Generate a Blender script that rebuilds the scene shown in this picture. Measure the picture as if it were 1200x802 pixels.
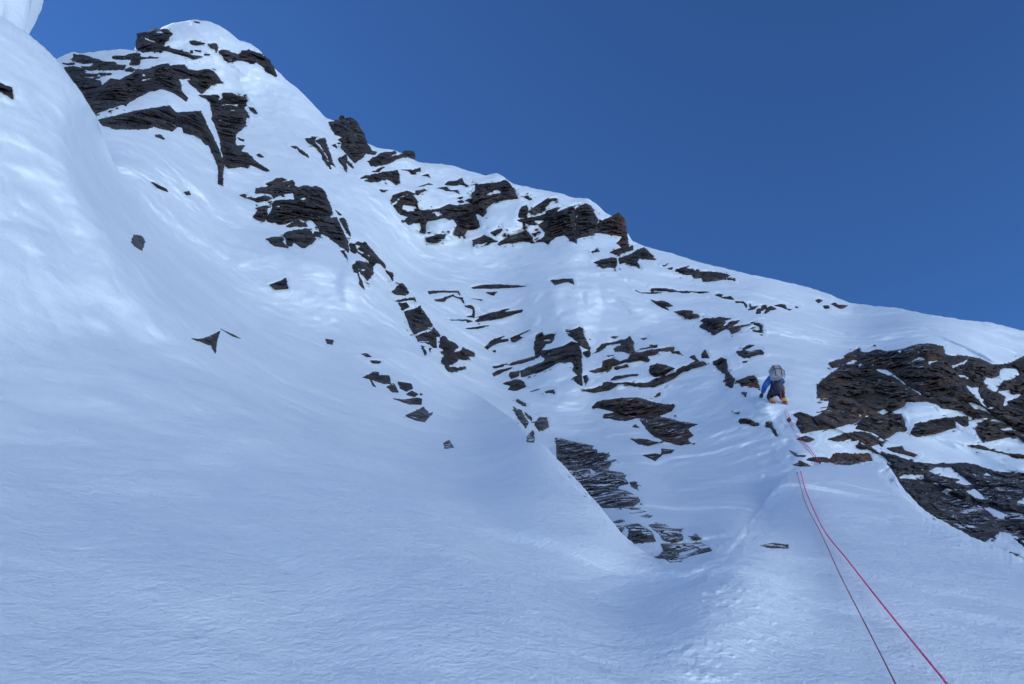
import bpy, bmesh, math, random
import numpy as np
from mathutils import Vector

# ------------------------------------------------------------------ camera, world, sun, exposure
S = bpy.context.scene
for o in list(bpy.data.objects): bpy.data.objects.remove(o)
F = 900.0; CX = 600.0; CY = 401.0; PITCH = math.radians(31.0)
cam = bpy.data.objects.new('camera', bpy.data.cameras.new('camera'))
S.collection.objects.link(cam); S.camera = cam
cam.data.sensor_width = 36.0; cam.data.lens = 27.0
cam.data.clip_start = 0.05; cam.data.clip_end = 20000
cam.location = (0, 0, 0); cam.rotation_euler = (math.pi/2 + PITCH, 0, 0)
SUN_EL = math.radians(21); SUN_AZ = math.radians(-72)      # azimuth from +Y towards +X
w = bpy.data.worlds.new('World'); S.world = w; w.use_nodes = True
nt = w.node_tree; nt.nodes.clear()
sky = nt.nodes.new('ShaderNodeTexSky'); sky.sky_type = 'NISHITA'; sky.sun_disc = False
sky.sun_elevation = SUN_EL; sky.sun_rotation = SUN_AZ
sky.altitude = 4200; sky.air_density = 1.3; sky.dust_density = 0.0; sky.ozone_density = 10
bg = nt.nodes.new('ShaderNodeBackground'); bg.inputs[1].default_value = 0.072
wo = nt.nodes.new('ShaderNodeOutputWorld')
nt.links.new(sky.outputs[0], bg.inputs[0]); nt.links.new(bg.outputs[0], wo.inputs[0])
sd = Vector((math.sin(SUN_AZ)*math.cos(SUN_EL), math.cos(SUN_AZ)*math.cos(SUN_EL), math.sin(SUN_EL)))
sl = bpy.data.lights.new('sun', 'SUN'); sl.energy = 5.0; sl.angle = math.radians(0.53); sl.color = (1, .98, .94)
so = bpy.data.objects.new('sun', sl); S.collection.objects.link(so)
so.rotation_euler = sd.to_track_quat('Z', 'Y').to_euler(); so.location = (-60, 80, 150)
S.view_settings.view_transform = 'Standard'; S.view_settings.look = 'None'
S.view_settings.gamma = 1; S.view_settings.use_curve_mapping = False
S.view_settings.exposure = 1.3
S.render.engine = 'CYCLES'; S.render.resolution_x = 1024; S.render.resolution_y = 684

# ------------------------------------------------------------------ helpers
cp, sp = math.cos(PITCH), math.sin(PITCH)
def unproj(px, py, D):
    """the world point that lies D metres in front of the camera"""
    xc = (px-CX)/F; yc = (CY-py)/F
    return np.stack([xc*D, (cp - yc*sp)*D, (sp + yc*cp)*D], -1)
def pt(px, py, D): return Vector([float(v) for v in unproj(np.float64(px), np.float64(py), np.float64(D))])
def ss(a, b, x):
    t = np.clip((x-a)/(b-a), 0, 1); return t*t*(3-2*t)
def _h(ix, iy, iz, s):
    h = (ix.astype(np.uint32)*np.uint32(374761393) + iy.astype(np.uint32)*np.uint32(668265263)
         + iz.astype(np.uint32)*np.uint32(2147483647 & 1274126177) + np.uint32((s*362437+12345) & 0xffffffff))
    h = (h ^ (h >> np.uint32(13)))*np.uint32(1274126177)
    h = h ^ (h >> np.uint32(16)); h = h*np.uint32(2246822519); h = h ^ (h >> np.uint32(15))
    return (h & np.uint32(0xffff)).astype(np.float32)/32767.5 - 1
def noise(P, lam, seed=0):
    """value noise in world space, wavelength lam (scalar or xyz), range about -1..1"""
    q = (P/np.asarray(lam)).astype(np.float64) + 1000.37
    i = np.floor(q).astype(np.int64); f = (q-i).astype(np.float32); f = f*f*f*(f*(f*6-15)+10)
    x, y, z = i[..., 0], i[..., 1], i[..., 2]; r = 0
    for dx in (0, 1):
        for dy in (0, 1):
            for dz in (0, 1):
                wt = (f[..., 0] if dx else 1-f[..., 0])*(f[..., 1] if dy else 1-f[..., 1])*(f[..., 2] if dz else 1-f[..., 2])
                r = r + wt*_h(x+dx, y+dy, z+dz, seed)
    return r
def tps(ctrl):
    c = np.array(ctrl, float); p = c[:, :2]/300; v = np.log(c[:, 2]); n = len(c)
    def U(r2): return np.where(r2 > 1e-12, r2*np.log(np.maximum(r2, 1e-12)), 0)
    K = U(((p[:, None]-p[None])**2).sum(-1)) + np.eye(n)*0.002
    M = np.zeros((n+3, n+3)); M[:n, :n] = K; M[:n, n] = 1; M[:n, n+1:] = p; M[n:, :n] = M[:n, n:].T
    wv = np.linalg.solve(M, np.r_[v, 0, 0, 0])
    def f(x, y):
        x = x/300.; y = y/300.; r = wv[n] + wv[n+1]*x + wv[n+2]*y
        for k in range(n): r = r + wv[k]*U((x-p[k, 0])**2 + (y-p[k, 1])**2)
        return np.exp(r)
    return f
def make_mesh(name, V, Fc, mat, parent=None, smooth=True):
    """V (n,3), Fc (m,4) quads"""
    me = bpy.data.meshes.new(name); n = len(V); m = len(Fc); k = Fc.shape[1]
    me.vertices.add(n); me.vertices.foreach_set('co', np.ascontiguousarray(V, dtype=np.float32).ravel())
    me.loops.add(m*k); me.loops.foreach_set('vertex_index', np.ascontiguousarray(Fc, dtype=np.int32).ravel())
    me.polygons.add(m); me.polygons.foreach_set('loop_start', np.arange(0, m*k, k, dtype=np.int32))
    me.polygons.foreach_set('use_smooth', np.full(m, smooth)); me.update(calc_edges=True); me.validate()
    me.materials.append(mat); o = bpy.data.objects.new(name, me); S.collection.objects.link(o); o.parent = parent
    return o
def tag(o, label, cat, group=None, kind=None):
    if label: o['label'] = label
    if cat: o['category'] = cat
    if group: o['group'] = group
    if kind: o['kind'] = kind
    return o

# ------------------------------------------------------------------ materials
def mat(name): 
    m = bpy.data.materials.new(name); m.use_nodes = True; t = m.node_tree; b = t.nodes['Principled BSDF']; return m, t, b
def N(t, kind, **kw):
    n = t.nodes.new(kind)
    for k, v in kw.items():
        if k in n.inputs: n.inputs[k].default_value = v
        else: setattr(n, k, v)
    return n
def snow_material():
    m, t, b = mat('snow'); L = t.links.new
    b.inputs['Roughness'].default_value = .55; b.inputs['Specular IOR Level'].default_value = .25
    tc = N(t, 'ShaderNodeTexCoord')
    n0 = N(t, 'ShaderNodeTexNoise', Scale=.55, Detail=6.0, Roughness=.6); L(tc.outputs['Object'], n0.inputs['Vector'])
    cr = N(t, 'ShaderNodeValToRGB'); cr.color_ramp.elements[0].position = .3; cr.color_ramp.elements[1].position = .72
    cr.color_ramp.elements[0].color = (.70, .79, .86, 1); cr.color_ramp.elements[1].color = (.80, .865, .90, 1)
    L(n0.outputs[0], cr.inputs[0]); L(cr.outputs[0], b.inputs['Base Color'])
    # wind-carved ripples: stretched along the fall line
    mp = N(t, 'ShaderNodeMapping'); mp.inputs['Rotation'].default_value = (.5, .3, -.35); mp.inputs['Scale'].default_value = (1, 1.35, 1.35)
    L(tc.outputs['Object'], mp.inputs['Vector'])
    n1 = N(t, 'ShaderNodeTexNoise', Scale=1.8, Detail=5.0, Roughness=.6, Distortion=.3); L(mp.outputs[0], n1.inputs['Vector'])
    n2 = N(t, 'ShaderNodeTexNoise', Scale=30.0, Detail=5.0, Roughness=.6); L(tc.outputs['Object'], n2.inputs['Vector'])
    b1 = N(t, 'ShaderNodeBump', Strength=.6, Distance=.06); L(n1.outputs[0], b1.inputs['Height'])
    b2 = N(t, 'ShaderNodeBump', Strength=.75, Distance=.018); L(n2.outputs[0], b2.inputs['Height']); L(b1.outputs[0], b2.inputs['Normal'])
    n3 = N(t, 'ShaderNodeTexNoise', Scale=4.2, Detail=5.0, Roughness=.65, Distortion=.4); L(mp.outputs[0], n3.inputs['Vector'])
    b3 = N(t, 'ShaderNodeBump', Strength=.45, Distance=.05); L(n3.outputs[0], b3.inputs['Height']); L(b2.outputs[0], b3.inputs['Normal'])
    L(b3.outputs[0], b.inputs['Normal'])
    return m
def rock_material(name, dark, mid, rust, rust_amt=.62, sc=1.0):
    m, t, b = mat(name); L = t.links.new
    b.inputs['Roughness'].default_value = .78; b.inputs['Specular IOR Level'].default_value = .35
    tc = N(t, 'ShaderNodeTexCoord')
    mp = N(t, 'ShaderNodeMapping'); mp.inputs['Rotation'].default_value = (0, .24, 0); mp.inputs['Scale'].default_value = (.75*sc, .9*sc, 1.5*sc)
    L(tc.outputs['Object'], mp.inputs['Vector'])
    n1 = N(t, 'ShaderNodeTexNoise', Scale=1.1, Detail=9.0, Roughness=.68, Distortion=.7); L(mp.outputs[0], n1.inputs['Vector'])
    n2 = N(t, 'ShaderNodeTexNoise', Scale=.7*sc, Detail=6.0, Roughness=.6); L(tc.outputs['Object'], n2.inputs['Vector'])
    n3 = N(t, 'ShaderNodeTexVoronoi', Scale=1.7); L(mp.outputs[0], n3.inputs['Vector']); n3.feature = 'DISTANCE_TO_EDGE'
    cr = N(t, 'ShaderNodeValToRGB'); e = cr.color_ramp.elements
    e[0].position = .34; e[0].color = (*dark, 1); e[1].position = .66; e[1].color = (*mid, 1); L(n1.outputs[0], cr.inputs[0])
    r2 = N(t, 'ShaderNodeMapRange'); r2.inputs['From Min'].default_value = rust_amt-.06; r2.inputs['From Max'].default_value = rust_amt+.1
    L(n2.outputs[0], r2.inputs['Value'])
    mx = N(t, 'ShaderNodeMix', data_type='RGBA'); mx.inputs['B'].default_value = (*rust, 1)
    mx.inputs[7].default_value = (*rust, 1); 
    # random tone per stone block, painted so facets show where light leaves them flat
    an = N(t, 'ShaderNodeAttribute', attribute_name='stone'); hu = N(t, 'ShaderNodeMapRange'); hu.inputs['From Min'].default_value = .1; hu.inputs['From Max'].default_value = .9
    hu.inputs['To Min'].default_value = .5; hu.inputs['To Max'].default_value = 2.0; L(an.outputs['Fac'], hu.inputs['Value'])
    mv = N(t, 'ShaderNodeMix', data_type='RGBA', blend_type='MULTIPLY'); mv.inputs[0].default_value = 1; mv.clamp_result = False
    L(cr.outputs[0], mv.inputs[6]); L(hu.outputs[0], mv.inputs[7]); L(mv.outputs[2], mx.inputs[6]); L(r2.outputs[0], mx.inputs[0])
    # thin cracks
    r3 = N(t, 'ShaderNodeMapRange'); r3.inputs['From Min'].default_value = 0; r3.inputs['From Max'].default_value = .035
    r3.inputs['To Min'].default_value = .45; L(n3.outputs[0], r3.inputs['Value'])
    mm = N(t, 'ShaderNodeMix', data_type='RGBA', blend_type='MULTIPLY'); mm.inputs[0].default_value = 1
    L(mx.outputs[2], mm.inputs[6]); L(r3.outputs[0], mm.inputs[7])
    # wind-blown snow caught on the ledges: only where the surface faces up
    ge = N(t, 'ShaderNodeNewGeometry'); sx = N(t, 'ShaderNodeSeparateXYZ')
    n4 = N(t, 'ShaderNodeTexNoise', Scale=3.5*sc, Detail=5.0, Roughness=.7); L(mp.outputs[0], n4.inputs['Vector'])
    b0 = N(t, 'ShaderNodeBump', Strength=.4, Distance=.07/sc); L(n1.outputs[0], b0.inputs['Height'])
    L(b0.outputs[0], sx.inputs[0])
    ad = N(t, 'ShaderNodeMath', operation='MULTIPLY_ADD'); ad.inputs[1].default_value = .9; L(n4.outputs[0], ad.inputs[0]); L(sx.outputs[2], ad.inputs[2])
    r4 = N(t, 'ShaderNodeMapRange'); r4.inputs['From Min'].default_value = 1.34; r4.inputs['From Max'].default_value = 1.42; L(ad.outputs[0], r4.inputs['Value'])
    ms = N(t, 'ShaderNodeMix', data_type='RGBA'); ms.inputs[7].default_value = (.8, .82, .86, 1)
    L(mm.outputs[2], ms.inputs[6]); L(r4.outputs[0], ms.inputs[0]); L(ms.outputs[2], b.inputs['Base Color'])
    n5 = N(t, 'ShaderNodeTexNoise', Scale=9.0*sc, Detail=6.0, Roughness=.7); L(mp.outputs[0], n5.inputs['Vector'])
    b2 = N(t, 'ShaderNodeBump', Strength=.4, Distance=.025/sc); L(n5.outputs[0], b2.inputs['Height']); L(b0.outputs[0], b2.inputs['Normal'])
    L(b2.outputs[0], b.inputs['Normal'])
    return m
SNOW = snow_material()
ROCK_FAR = rock_material('rock_dark', (.014, .013, .0145), (.048, .042, .041), (.08, .048, .030), .66, .45)
ROCK_NEAR = rock_material('rock_brown', (.015, .013, .0125), (.055, .042, .035), (.10, .048, .025), .60, 1.1)
ROCK_GREY = rock_material('rock_grey', (.034, .033, .037), (.085, .083, .088), (.07, .055, .04), .70, 1.0)
def plain(name, col, rough=.7, bump=0, scale=60, metal=0):
    m, t, b = mat(name); b.inputs['Roughness'].default_value = rough; b.inputs['Metallic'].default_value = metal
    tc = N(t, 'ShaderNodeTexCoord'); n = N(t, 'ShaderNodeTexNoise', Scale=float(scale)*.3, Detail=4.0); t.links.new(tc.outputs['Object'], n.inputs['Vector'])
    cr = N(t, 'ShaderNodeValToRGB'); e = cr.color_ramp.elements
    e[0].color = (*[c*.75 for c in col], 1); e[1].color = (*[min(1, c*1.2) for c in col], 1); e[0].position = .3; e[1].position = .7
    t.links.new(n.outputs[0], cr.inputs[0]); t.links.new(cr.outputs[0], b.inputs['Base Color'])
    if bump:
        bb = N(t, 'ShaderNodeBump', Strength=.4, Distance=bump); n2 = N(t, 'ShaderNodeTexNoise', Scale=float(scale), Detail=3.0)
        t.links.new(tc.outputs['Object'], n2.inputs['Vector']); t.links.new(n2.outputs[0], bb.inputs['Height']); t.links.new(bb.outputs[0], b.inputs['Normal'])
    return m
# ------------------------------------------------------------------ the rock outcrops: outlines ("-" = snow pocket inside)
WIN = dict(A=(60,20,8), B=(200,20,8), C=(180,110,8), D=(270,190,8), E=(370,270,8), F=(330,130,8), G=(440,340,8),
  H=(1020,520,5.727), I=(460,180,8), J=(600,210,8), K=(560,360,8), L=(680,380,8), M=(740,300,8), N=(860,330,8),
  O=(900,460,8), P=(1050,400,8), Z1=(0,0,4), Z2=(250,100,4), Z3=(400,170,4), Z4=(550,170,4), Z5=(400,300,4),
  Z6=(600,340,4), Z7=(900,380,4), Z8=(600,480,4), V=(120,200,3.207), W=(400,500,2.656), X=(850,500,2.654), U=(0,0,1))
# (label, material, block size, relief, [outlines])
ROCKS = [
("square dark rock block standing against the sky left of the snowy summit", 'far', 1.3, 1.3, """
A 805,162 905,145 965,115 1020,120 1080,112 1138,160 1105,185 1100,215 1068,232 1062,262 1035,268 1035,300 1010,320 880,325 860,332 792,300
-A 960,138 1030,135 1065,145 1050,158 1000,155
-A 860,182 920,210 1015,245 1000,250 920,228 875,208
A 1040,275 1100,290 1210,315 1210,350 1130,335 1080,320 1040,300
B 0,298 100,322 170,330 190,360 300,372 215,398 160,372 60,345 0,335"""),
("small broken rocks poking from the snow just under the rounded summit", 'far', .6, .8, """
B 170,225 220,220 265,240 325,245 320,255 270,255 235,265 185,255
B 345,258 430,248 442,290 430,340 425,300 380,290
B 180,322 208,318 208,340 185,340
B 225,312 285,318 280,328 235,328
B 315,352 370,352 365,358 320,360"""),
("tiny dark stone on the very top of the snowy summit", 'far', .5, .6, "B 222,38 275,50 270,60 225,50"),
("dark arched rock band on the skyline right of the summit", 'far', .9, 1.0, """
B 455,318 520,310 555,330 640,362 672,315 740,308 850,345 925,400 1000,550 985,560 890,510 885,470 800,415 775,440 700,412 620,410 540,420 500,395 480,360 455,345
-B 500,400 600,390 610,405 540,412"""),
("flat layered rock ledges beneath the skyline left of the square block", 'far', .8, 1.0, """
A 208,345 290,355 330,370 470,405 460,425 390,435 310,440 240,420 185,400 210,380
A 105,435 220,432 225,450 160,455
A 390,450 480,415 580,425 620,450 700,455 680,490 600,500 480,492 390,500 320,500 280,465 370,465
A 110,480 200,470 290,475 320,520 220,532 150,530
A 180,545 300,535 430,538 420,552 330,560 270,565 240,545
A 450,532 560,535 555,543 450,543
A 380,575 440,560 470,562 440,575"""),
("blocky rock partly hidden by the near snow edge below the layered ledges", 'far', 1.2, 1.0, "Z1 300,335 350,352 470,380 480,405 430,470 415,500 380,440"),
("small craggy rocks with snow between them under the square summit block", 'far', .7, .9, """
A 575,375 600,362 690,360 790,338 830,350 850,400 830,440 790,455 735,450 745,395 680,400 600,402
-A 655,368 700,375 690,388 660,382
A 840,375 1010,382 1000,390 900,390 850,400
A 700,490 745,475 790,495 850,492 830,502 760,505 700,510"""),
("large slanting dark slab above the rounded snow shelf near the summit", 'far', 1.6, 1.2, """
Z1 480,400 520,370 560,375 640,335 700,325 760,300 790,298 800,315 835,345 835,375 845,420 880,462 870,475 820,440 760,418 700,430 640,462 590,490 520,505 450,535 415,495 440,450
-Z1 657,375 715,362 716,369 670,380
-Z1 670,345 685,350 682,362 665,360
B 0,540 50,550 75,590 100,650 95,700 160,765 140,795 90,740 0,690"""),
("brownish jagged rock blocks on the upper snow right of the slanting slab", 'far', 1.0, 1.1, """
Z1 795,312 870,302 880,325 925,330 955,322 1000,335 1040,388 1015,388 985,402 960,430 945,440 930,425 895,395 880,372 840,365 810,340
-B 120,585 190,572 195,590 165,602 180,622 150,620"""),
("long overhanging dark slab above the lobe of smooth snow", 'far', 1.6, 1.2, """
C -300,195 -100,150 0,135 150,112 200,172 230,180 440,162 480,250 540,370 600,500 640,600 660,665 648,780 640,850 605,850 610,700 570,590 520,480 490,475 440,420 380,385 280,365 270,320 230,308 175,350 100,335 0,305 -60,330 -200,335 -350,330 -480,300 -520,245
C 10,385 60,388 105,420 95,432 60,415 20,400"""),
("tall dark pillar of rock with snow shelves right of the overhanging slab", 'far', 1.3, 1.3, """
C 430,18 605,10 612,75 655,40 652,-5 740,-5 780,15 860,35 875,60 860,120 850,130 880,190 895,215 865,220 860,290 820,345 775,360 765,420 770,480 800,540 880,560 940,620 1090,725 1060,735 960,690 900,665 880,700 850,680 700,700 665,660 640,560 620,420 595,340 545,240 550,200 530,90 490,45
-C 625,110 660,92 800,98 780,120 720,108
-C 655,150 720,148 825,155 815,165 680,165
-C 545,185 608,180 608,190 550,192
C 785,410 850,435 840,450 800,435
C 780,490 850,485 830,520 810,550"""),
("thin dark rock chip right of the tall pillar near its top", 'far', .5, .6, "C 890,125 940,135 975,185 955,190 920,165"),
("tiny dark rock chip right of the tall pillar near its foot", 'far', .5, .6, "C 965,575 990,560 1030,595 985,592"),
("large jutting rock prow with a steep right face on the left rib", 'far', 1.6, 1.5, """
D 590,290 630,240 700,225 735,225 740,240 800,225 860,250 890,290 940,420 960,480 920,530 1000,520 1030,600 1100,750 1060,780 990,755 900,680 835,640 810,590 760,540 700,545 640,540 460,590 420,565 350,565 345,530 400,430 400,380 430,360 560,355 600,360 600,320
D 240,250 330,235 400,225 480,190 570,175 605,190 600,225 640,240 600,285 480,305 400,340 390,300 300,292 230,290
-D 645,345 690,325 722,345 680,362
-D 420,412 460,408 460,422 430,422
-D 905,510 925,500 930,530
-D 530,235 580,200 590,210 540,245
E 30,0 240,0 270,60 295,115 310,180 305,215 270,170 190,120 100,50 40,25"""),
("low rock ledges fringing the left and lower side of the rock prow", 'far', .9, 1.0, """
D 330,205 380,185 440,150 480,150 530,160 490,175 450,195 350,215
D 90,315 130,305 150,335 240,340 320,305 360,320 390,345 330,360 240,375 160,345
D 240,440 330,405 355,410 345,460 350,490 320,555 260,545 215,520 235,480 265,465
D 510,605 630,550 700,570 715,600 640,600 560,608
D 500,680 540,655 660,635 700,620 750,640 800,720 760,770 700,800 670,805 600,755 560,790 530,790 520,740
D 340,720 400,700 490,695 500,730 480,745 540,810 430,790 370,760
D 785,650 820,655 860,715 790,690"""),
("thin rock fin standing right of the prow's steep face", 'far', .7, .9, """
D 1020,545 1060,520 1090,580 1125,680 1120,700 1080,640 1030,560
D 985,445 1040,490 1035,505 1000,470"""),
("broken rock crest with a rounded snow plume on the left rib", 'far', 1.0, 1.2, """
E 310,125 360,130 380,110 440,125 465,105 520,180 630,300 655,345 650,365 610,315 570,308 530,340 545,400 490,470 470,450 420,410 400,345 380,300 400,285 500,315 505,290 400,205 370,215 330,190
-E 365,130 420,150 400,180 470,215 440,225 400,200 370,165
-E 475,225 545,240 500,250
-E 440,125 490,175 480,182 430,140
-E 410,355 470,365 455,388 420,370
E 340,330 380,310 400,370 395,400 360,395 345,360
E 400,405 430,470 460,560 410,500
E 655,375 720,400 722,475 700,450 665,405
E 240,195 270,190 300,270 280,245"""),
("small pyramid of rock on the rib between the broken crest and the long band", 'far', .9, 1.0, """
E 760,530 810,490 875,580 850,610 740,600 720,580
-E 820,590 855,585 850,600"""),
("long dark rock band running down the middle of the left rib", 'far', 1.2, 1.2, """
G 185,105 260,85 370,75 380,105 330,90 220,115
G 215,125 290,118 320,155 250,190
G 270,205 330,190 420,150 440,190 480,250 540,330 520,350 480,345 490,365 420,395 360,415 330,350
-G 375,355 430,352 425,365 385,370
G 380,440 440,415 530,385 545,350 605,415 605,435 560,435 575,540 540,545 500,500 400,480
-G 405,478 520,475 515,490 410,492
G 430,520 460,560 480,600 465,605 445,560
G 495,555 520,545 515,575"""),
("knobbly rock at the lower end of the rib's long rock band", 'far', 1.0, 1.2, """
G 620,435 650,440 690,485 740,500 770,535 740,570 740,595 820,545 860,555 925,600 935,630 870,625 895,655 850,650 790,645 720,700 690,700 690,730 750,720 765,735 840,720 845,745 720,765 680,760 650,725 660,710 610,685 640,640 630,620 660,615 615,600 615,580 640,570 590,535 600,510"""),
("scatter of small rocks on the open snow below the left rib", 'far', .6, .8, """
Z5 95,460 120,458 140,472 115,472
Z5 138,492 185,494 180,503 145,502
Z5 100,570 150,545 175,545 175,560 225,562 232,600 200,600 140,580 160,615 150,610 130,575
Z5 210,615 245,598 268,640 240,640
Z5 265,592 325,598 335,620 305,635 275,620
Z5 305,650 330,632 360,650 340,660
Z5 370,643 382,650 372,655
Z5 245,670 290,675 350,665 378,670 375,697 320,695"""),
("grey kite-shaped rock lowest of the scatter below the left rib", 'grey', .8, .9, "Z5 300,750 340,730 385,708 410,740 425,738 390,780 345,770"),
("small lone rock on the open snow under the rock prow", 'far', .6, .8, "V 628,430 660,420 690,405 698,445 650,450"),
("tiny lone stone on the snow left of the long rock band", 'far', .5, .7, "V 838,633 868,638 862,652 845,650"),
("dark angular boulder sitting in a snow hollow on the near left slope", 'grey', .9, 1.2, "V 108,268 118,242 148,246 160,268 148,300 130,290"),
("two little rock slivers near the top of the smooth left snow slope", 'far', .5, .7, """
V 185,45 240,68 245,80 205,65
V 305,82 325,78 332,90 315,92"""),
("thin forked dark rock tip breaking the snow at the left", 'far', .5, .8, """
V 335,632 380,632 420,615 442,605 430,640 425,690 410,660 385,650
V 445,595 480,612 520,632 490,622"""),
("small isolated grey stone in the middle of the large snow slope", 'grey', .6, .8, "W 318,52 335,42 350,65 322,68"),
("flat dark stone beside the ropes on the lower snow", 'near', .6, .6, "X 110,370 150,363 195,366 197,379 140,378"),
("dark rock corner at the left edge of the picture", 'far', .8, .8, "Z1 -60,380 0,390 55,410 60,465 0,425 -60,420"),
("tall grey-brown rock tower on the skyline above the gully", 'far', 1.9, 1.3, """
F 440,110 575,72 650,70 690,85 730,150 765,200 795,290 850,375 870,395 790,395 770,430 685,488 640,440 610,400 560,350 565,300 530,275 580,245 500,220
-F 600,65 640,95 652,140 620,110
-F 640,150 700,240 690,244
F 540,60 570,42 578,60 545,75
-F 440,100 540,70 570,70 450,112"""),
("short streak of dark rocks on the upper snow left of the skyline tower", 'far', .5, .8, """
F 85,330 130,340 135,358 110,350
F 135,335 170,360 235,405 255,438 200,410 160,380"""),
("two parallel rock fins slanting down the snow left of the skyline tower", 'far', .8, 1.0, """
F 220,262 280,250 320,290 370,360 420,440 440,490 470,550 430,520 400,470 360,390 320,330 250,300
F 290,240 325,250 320,272 295,262
F 325,280 400,260 440,350 460,430 500,525 450,490 430,430 370,320"""),
("pointed rock shards at the foot of the skyline tower", 'far', .7, .9, """
F 475,320 500,320 520,350
F 530,445 600,410 620,470 680,540 620,510 600,460 618,580 590,540"""),
("brown rock ledges on the skyline just right of the tower", 'far', .9, 1.0, """
F 800,400 860,375 900,380 870,410
F 800,475 900,420 950,395 1060,380 1070,395 1000,430 1000,440 1100,415 1180,380 1235,390 1250,435 1220,450 1180,430 1110,440 1040,480 960,510 890,525 840,510
F 860,570 960,525 965,535 910,570"""),
("long flat rock ledge with a notched right end below the skyline ledges", 'far', .8, 1.0, """
F 735,632 800,615 880,590 920,585 1080,560 1105,600 1110,675 1075,700 1040,660 990,640 860,670 770,660 850,635
F 915,745 995,750 940,768"""),
("small dark rocks on smooth snow right of the notched ledge", 'far', .5, .8, """
I 85,155 150,150 190,155 260,135 262,165 220,165 215,195 180,200 150,165
I 275,210 330,190 355,235 330,212
I 240,315 340,285 390,295 330,292"""),
("brown slab framed by snow at the left end of the gully headwall", 'near', .9, 1.0, """
I 0,400 70,365 150,355 195,372 140,385 60,415 0,470 -20,450
I 10,490 70,425 150,390 200,400 230,470 245,515 215,485 150,480 95,490 90,520 130,540 60,560
I 210,355 300,340 312,352 230,385"""),
("dark headwall rock wrapped round a bulging snow pillow", 'far', 1.3, 1.2, """
I 70,570 160,545 260,540 330,520 370,535 440,520 530,480 600,490 750,470 760,560 785,590 815,680 780,710 700,715 670,775 570,768 608,660 560,600 460,610 330,630 305,690 300,755 250,735 270,700 250,625 150,670 110,630 155,600
-I 320,560 450,540 470,575 410,600 400,560
Z3 395,440 440,425 490,420 480,440 430,440 470,450 440,460 400,455"""),
("big dark rock block with a snow pocket, standing on the skyline ridge", 'far', 1.5, 1.4, """
I 780,295 880,285 1000,272 1050,250 1090,270 1130,330 1175,420 1100,425 1000,440 920,470 880,510 880,550 850,590 800,560 760,570 740,430 750,370 775,350
-I 865,390 900,365 960,340 990,328 1025,355 1020,375 950,385 910,398"""),
("crooked thin rock ledges left of the block with the snow pocket", 'far', .5, .8, """
I 420,325 500,315 540,350 610,345 630,380 590,360 520,350
I 490,290 520,265 600,255 650,235 680,290 710,305 640,290 560,300
I 600,420 660,405 640,425
I 610,450 650,440 665,455 640,465
I 680,440 730,425 745,445 720,450"""),
("low flat rocks under the white snow pillow on the ridge", 'far', .9, .9, """
I 920,735 1030,710 1010,745 960,775
Z4 12,450 70,425 125,450 60,460 20,468
Z4 130,465 200,425 265,400 290,430 305,462 230,450 140,470"""),
("narrow stepped rocks between the two big ridge blocks", 'far', .7, 1.0, """
J 110,165 150,150 155,170 120,178
J 130,185 175,185 180,195 150,198
J 90,260 135,252 150,300 145,350 70,355 75,310
J 150,300 230,255 320,195 420,180 425,195 370,210 300,275 260,300 280,315 210,330
J 190,510 250,500 210,530"""),
("wide square rock wall split by a crack on the skyline ridge", 'far', 1.7, 1.4, """
J 50,390 200,360 310,335 320,300 430,270 465,260 430,290 400,325 575,255 600,300 590,420 605,610 560,580 490,520 410,545 335,605 300,590 310,500 250,430 320,390 240,380 200,390 215,430 140,420
J 608,275 690,230 740,260 800,380 800,410 820,500 610,555 598,440
-J 597,345 622,340 610,378
J 235,590 300,540 330,590"""),
("reddish-topped wedge of rock jutting at the right end of the rock wall", 'rust', 1.7, 1.3, """
J 805,415 1000,318 1050,360 1070,440 1085,600 1090,630 1030,640 980,600 1030,560 1030,540 940,525 830,505
J 920,690 1030,650 1130,625 1130,660 1040,690 1000,715"""),
("stepped rocks just below the reddish-topped wedge", 'far', .8, 1.0, """
Z4 585,550 665,530 690,535 685,580 660,570 620,575
Z4 700,535 760,510 820,480 850,510 875,540 840,540 800,530 785,545 798,578 770,560 740,548 700,552
J 740,690 800,662 822,680 760,695"""),
("flat dark rock streak close under the right skyline", 'far', .9, .9, """
M 340,115 385,108 375,125 345,125
M 410,140 470,120 540,100 510,125 580,125 590,145 640,155 700,142 790,158 880,175 915,190 890,205 870,215 800,235 760,240 740,232 680,245 650,215 575,208 580,175 520,185 470,165
M 870,220 970,210 972,232 930,225
M 275,75 300,90 355,72 310,98"""),
("long hairline rock ledge crossing the snow below the flat streak", 'far', .5, .7, """
M 40,325 100,345 185,345 190,310 300,308 400,322 440,335 520,328 550,340 480,350 440,342 350,340 330,330 200,325 215,345 280,345 200,355 100,350
M 550,332 640,335 740,340 640,347"""),
("string of small dark rocks trailing right along the upper snowfield", 'far', .5, .8, """
M 790,365 850,365 840,388
M 840,390 930,380 960,410 880,400
M 970,430 1050,430 1085,465 1080,490 1050,445 980,440
N 130,265 170,240 225,230 200,255 150,270
N 150,210 165,230 145,240
N 210,300 215,265 260,255 265,225 300,220 305,250 270,270 245,280 250,300
N 285,300 310,255 350,230 405,262 340,270 300,300
N 385,225 440,215 480,220 500,260 440,235
N 500,258 535,264 520,272
N 575,235 600,240 585,250"""),
("three small dark rocks alone near the right skyline", 'far', .6, .8, """
N 765,180 795,165 830,180 795,200
N 840,232 890,228 895,248 860,248
N 905,210 950,200 985,222 1065,228 1010,255 960,240"""),
("broken little rocks along a snow step left of the diamond-shaped outcrop", 'far', .6, .9, """
M 178,410 220,430 290,425 350,445 390,470 340,480 300,465 350,510 290,485 240,460
M 400,525 490,508 570,515 575,530 530,545 620,545 645,575 580,580 540,600 480,560"""),
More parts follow.
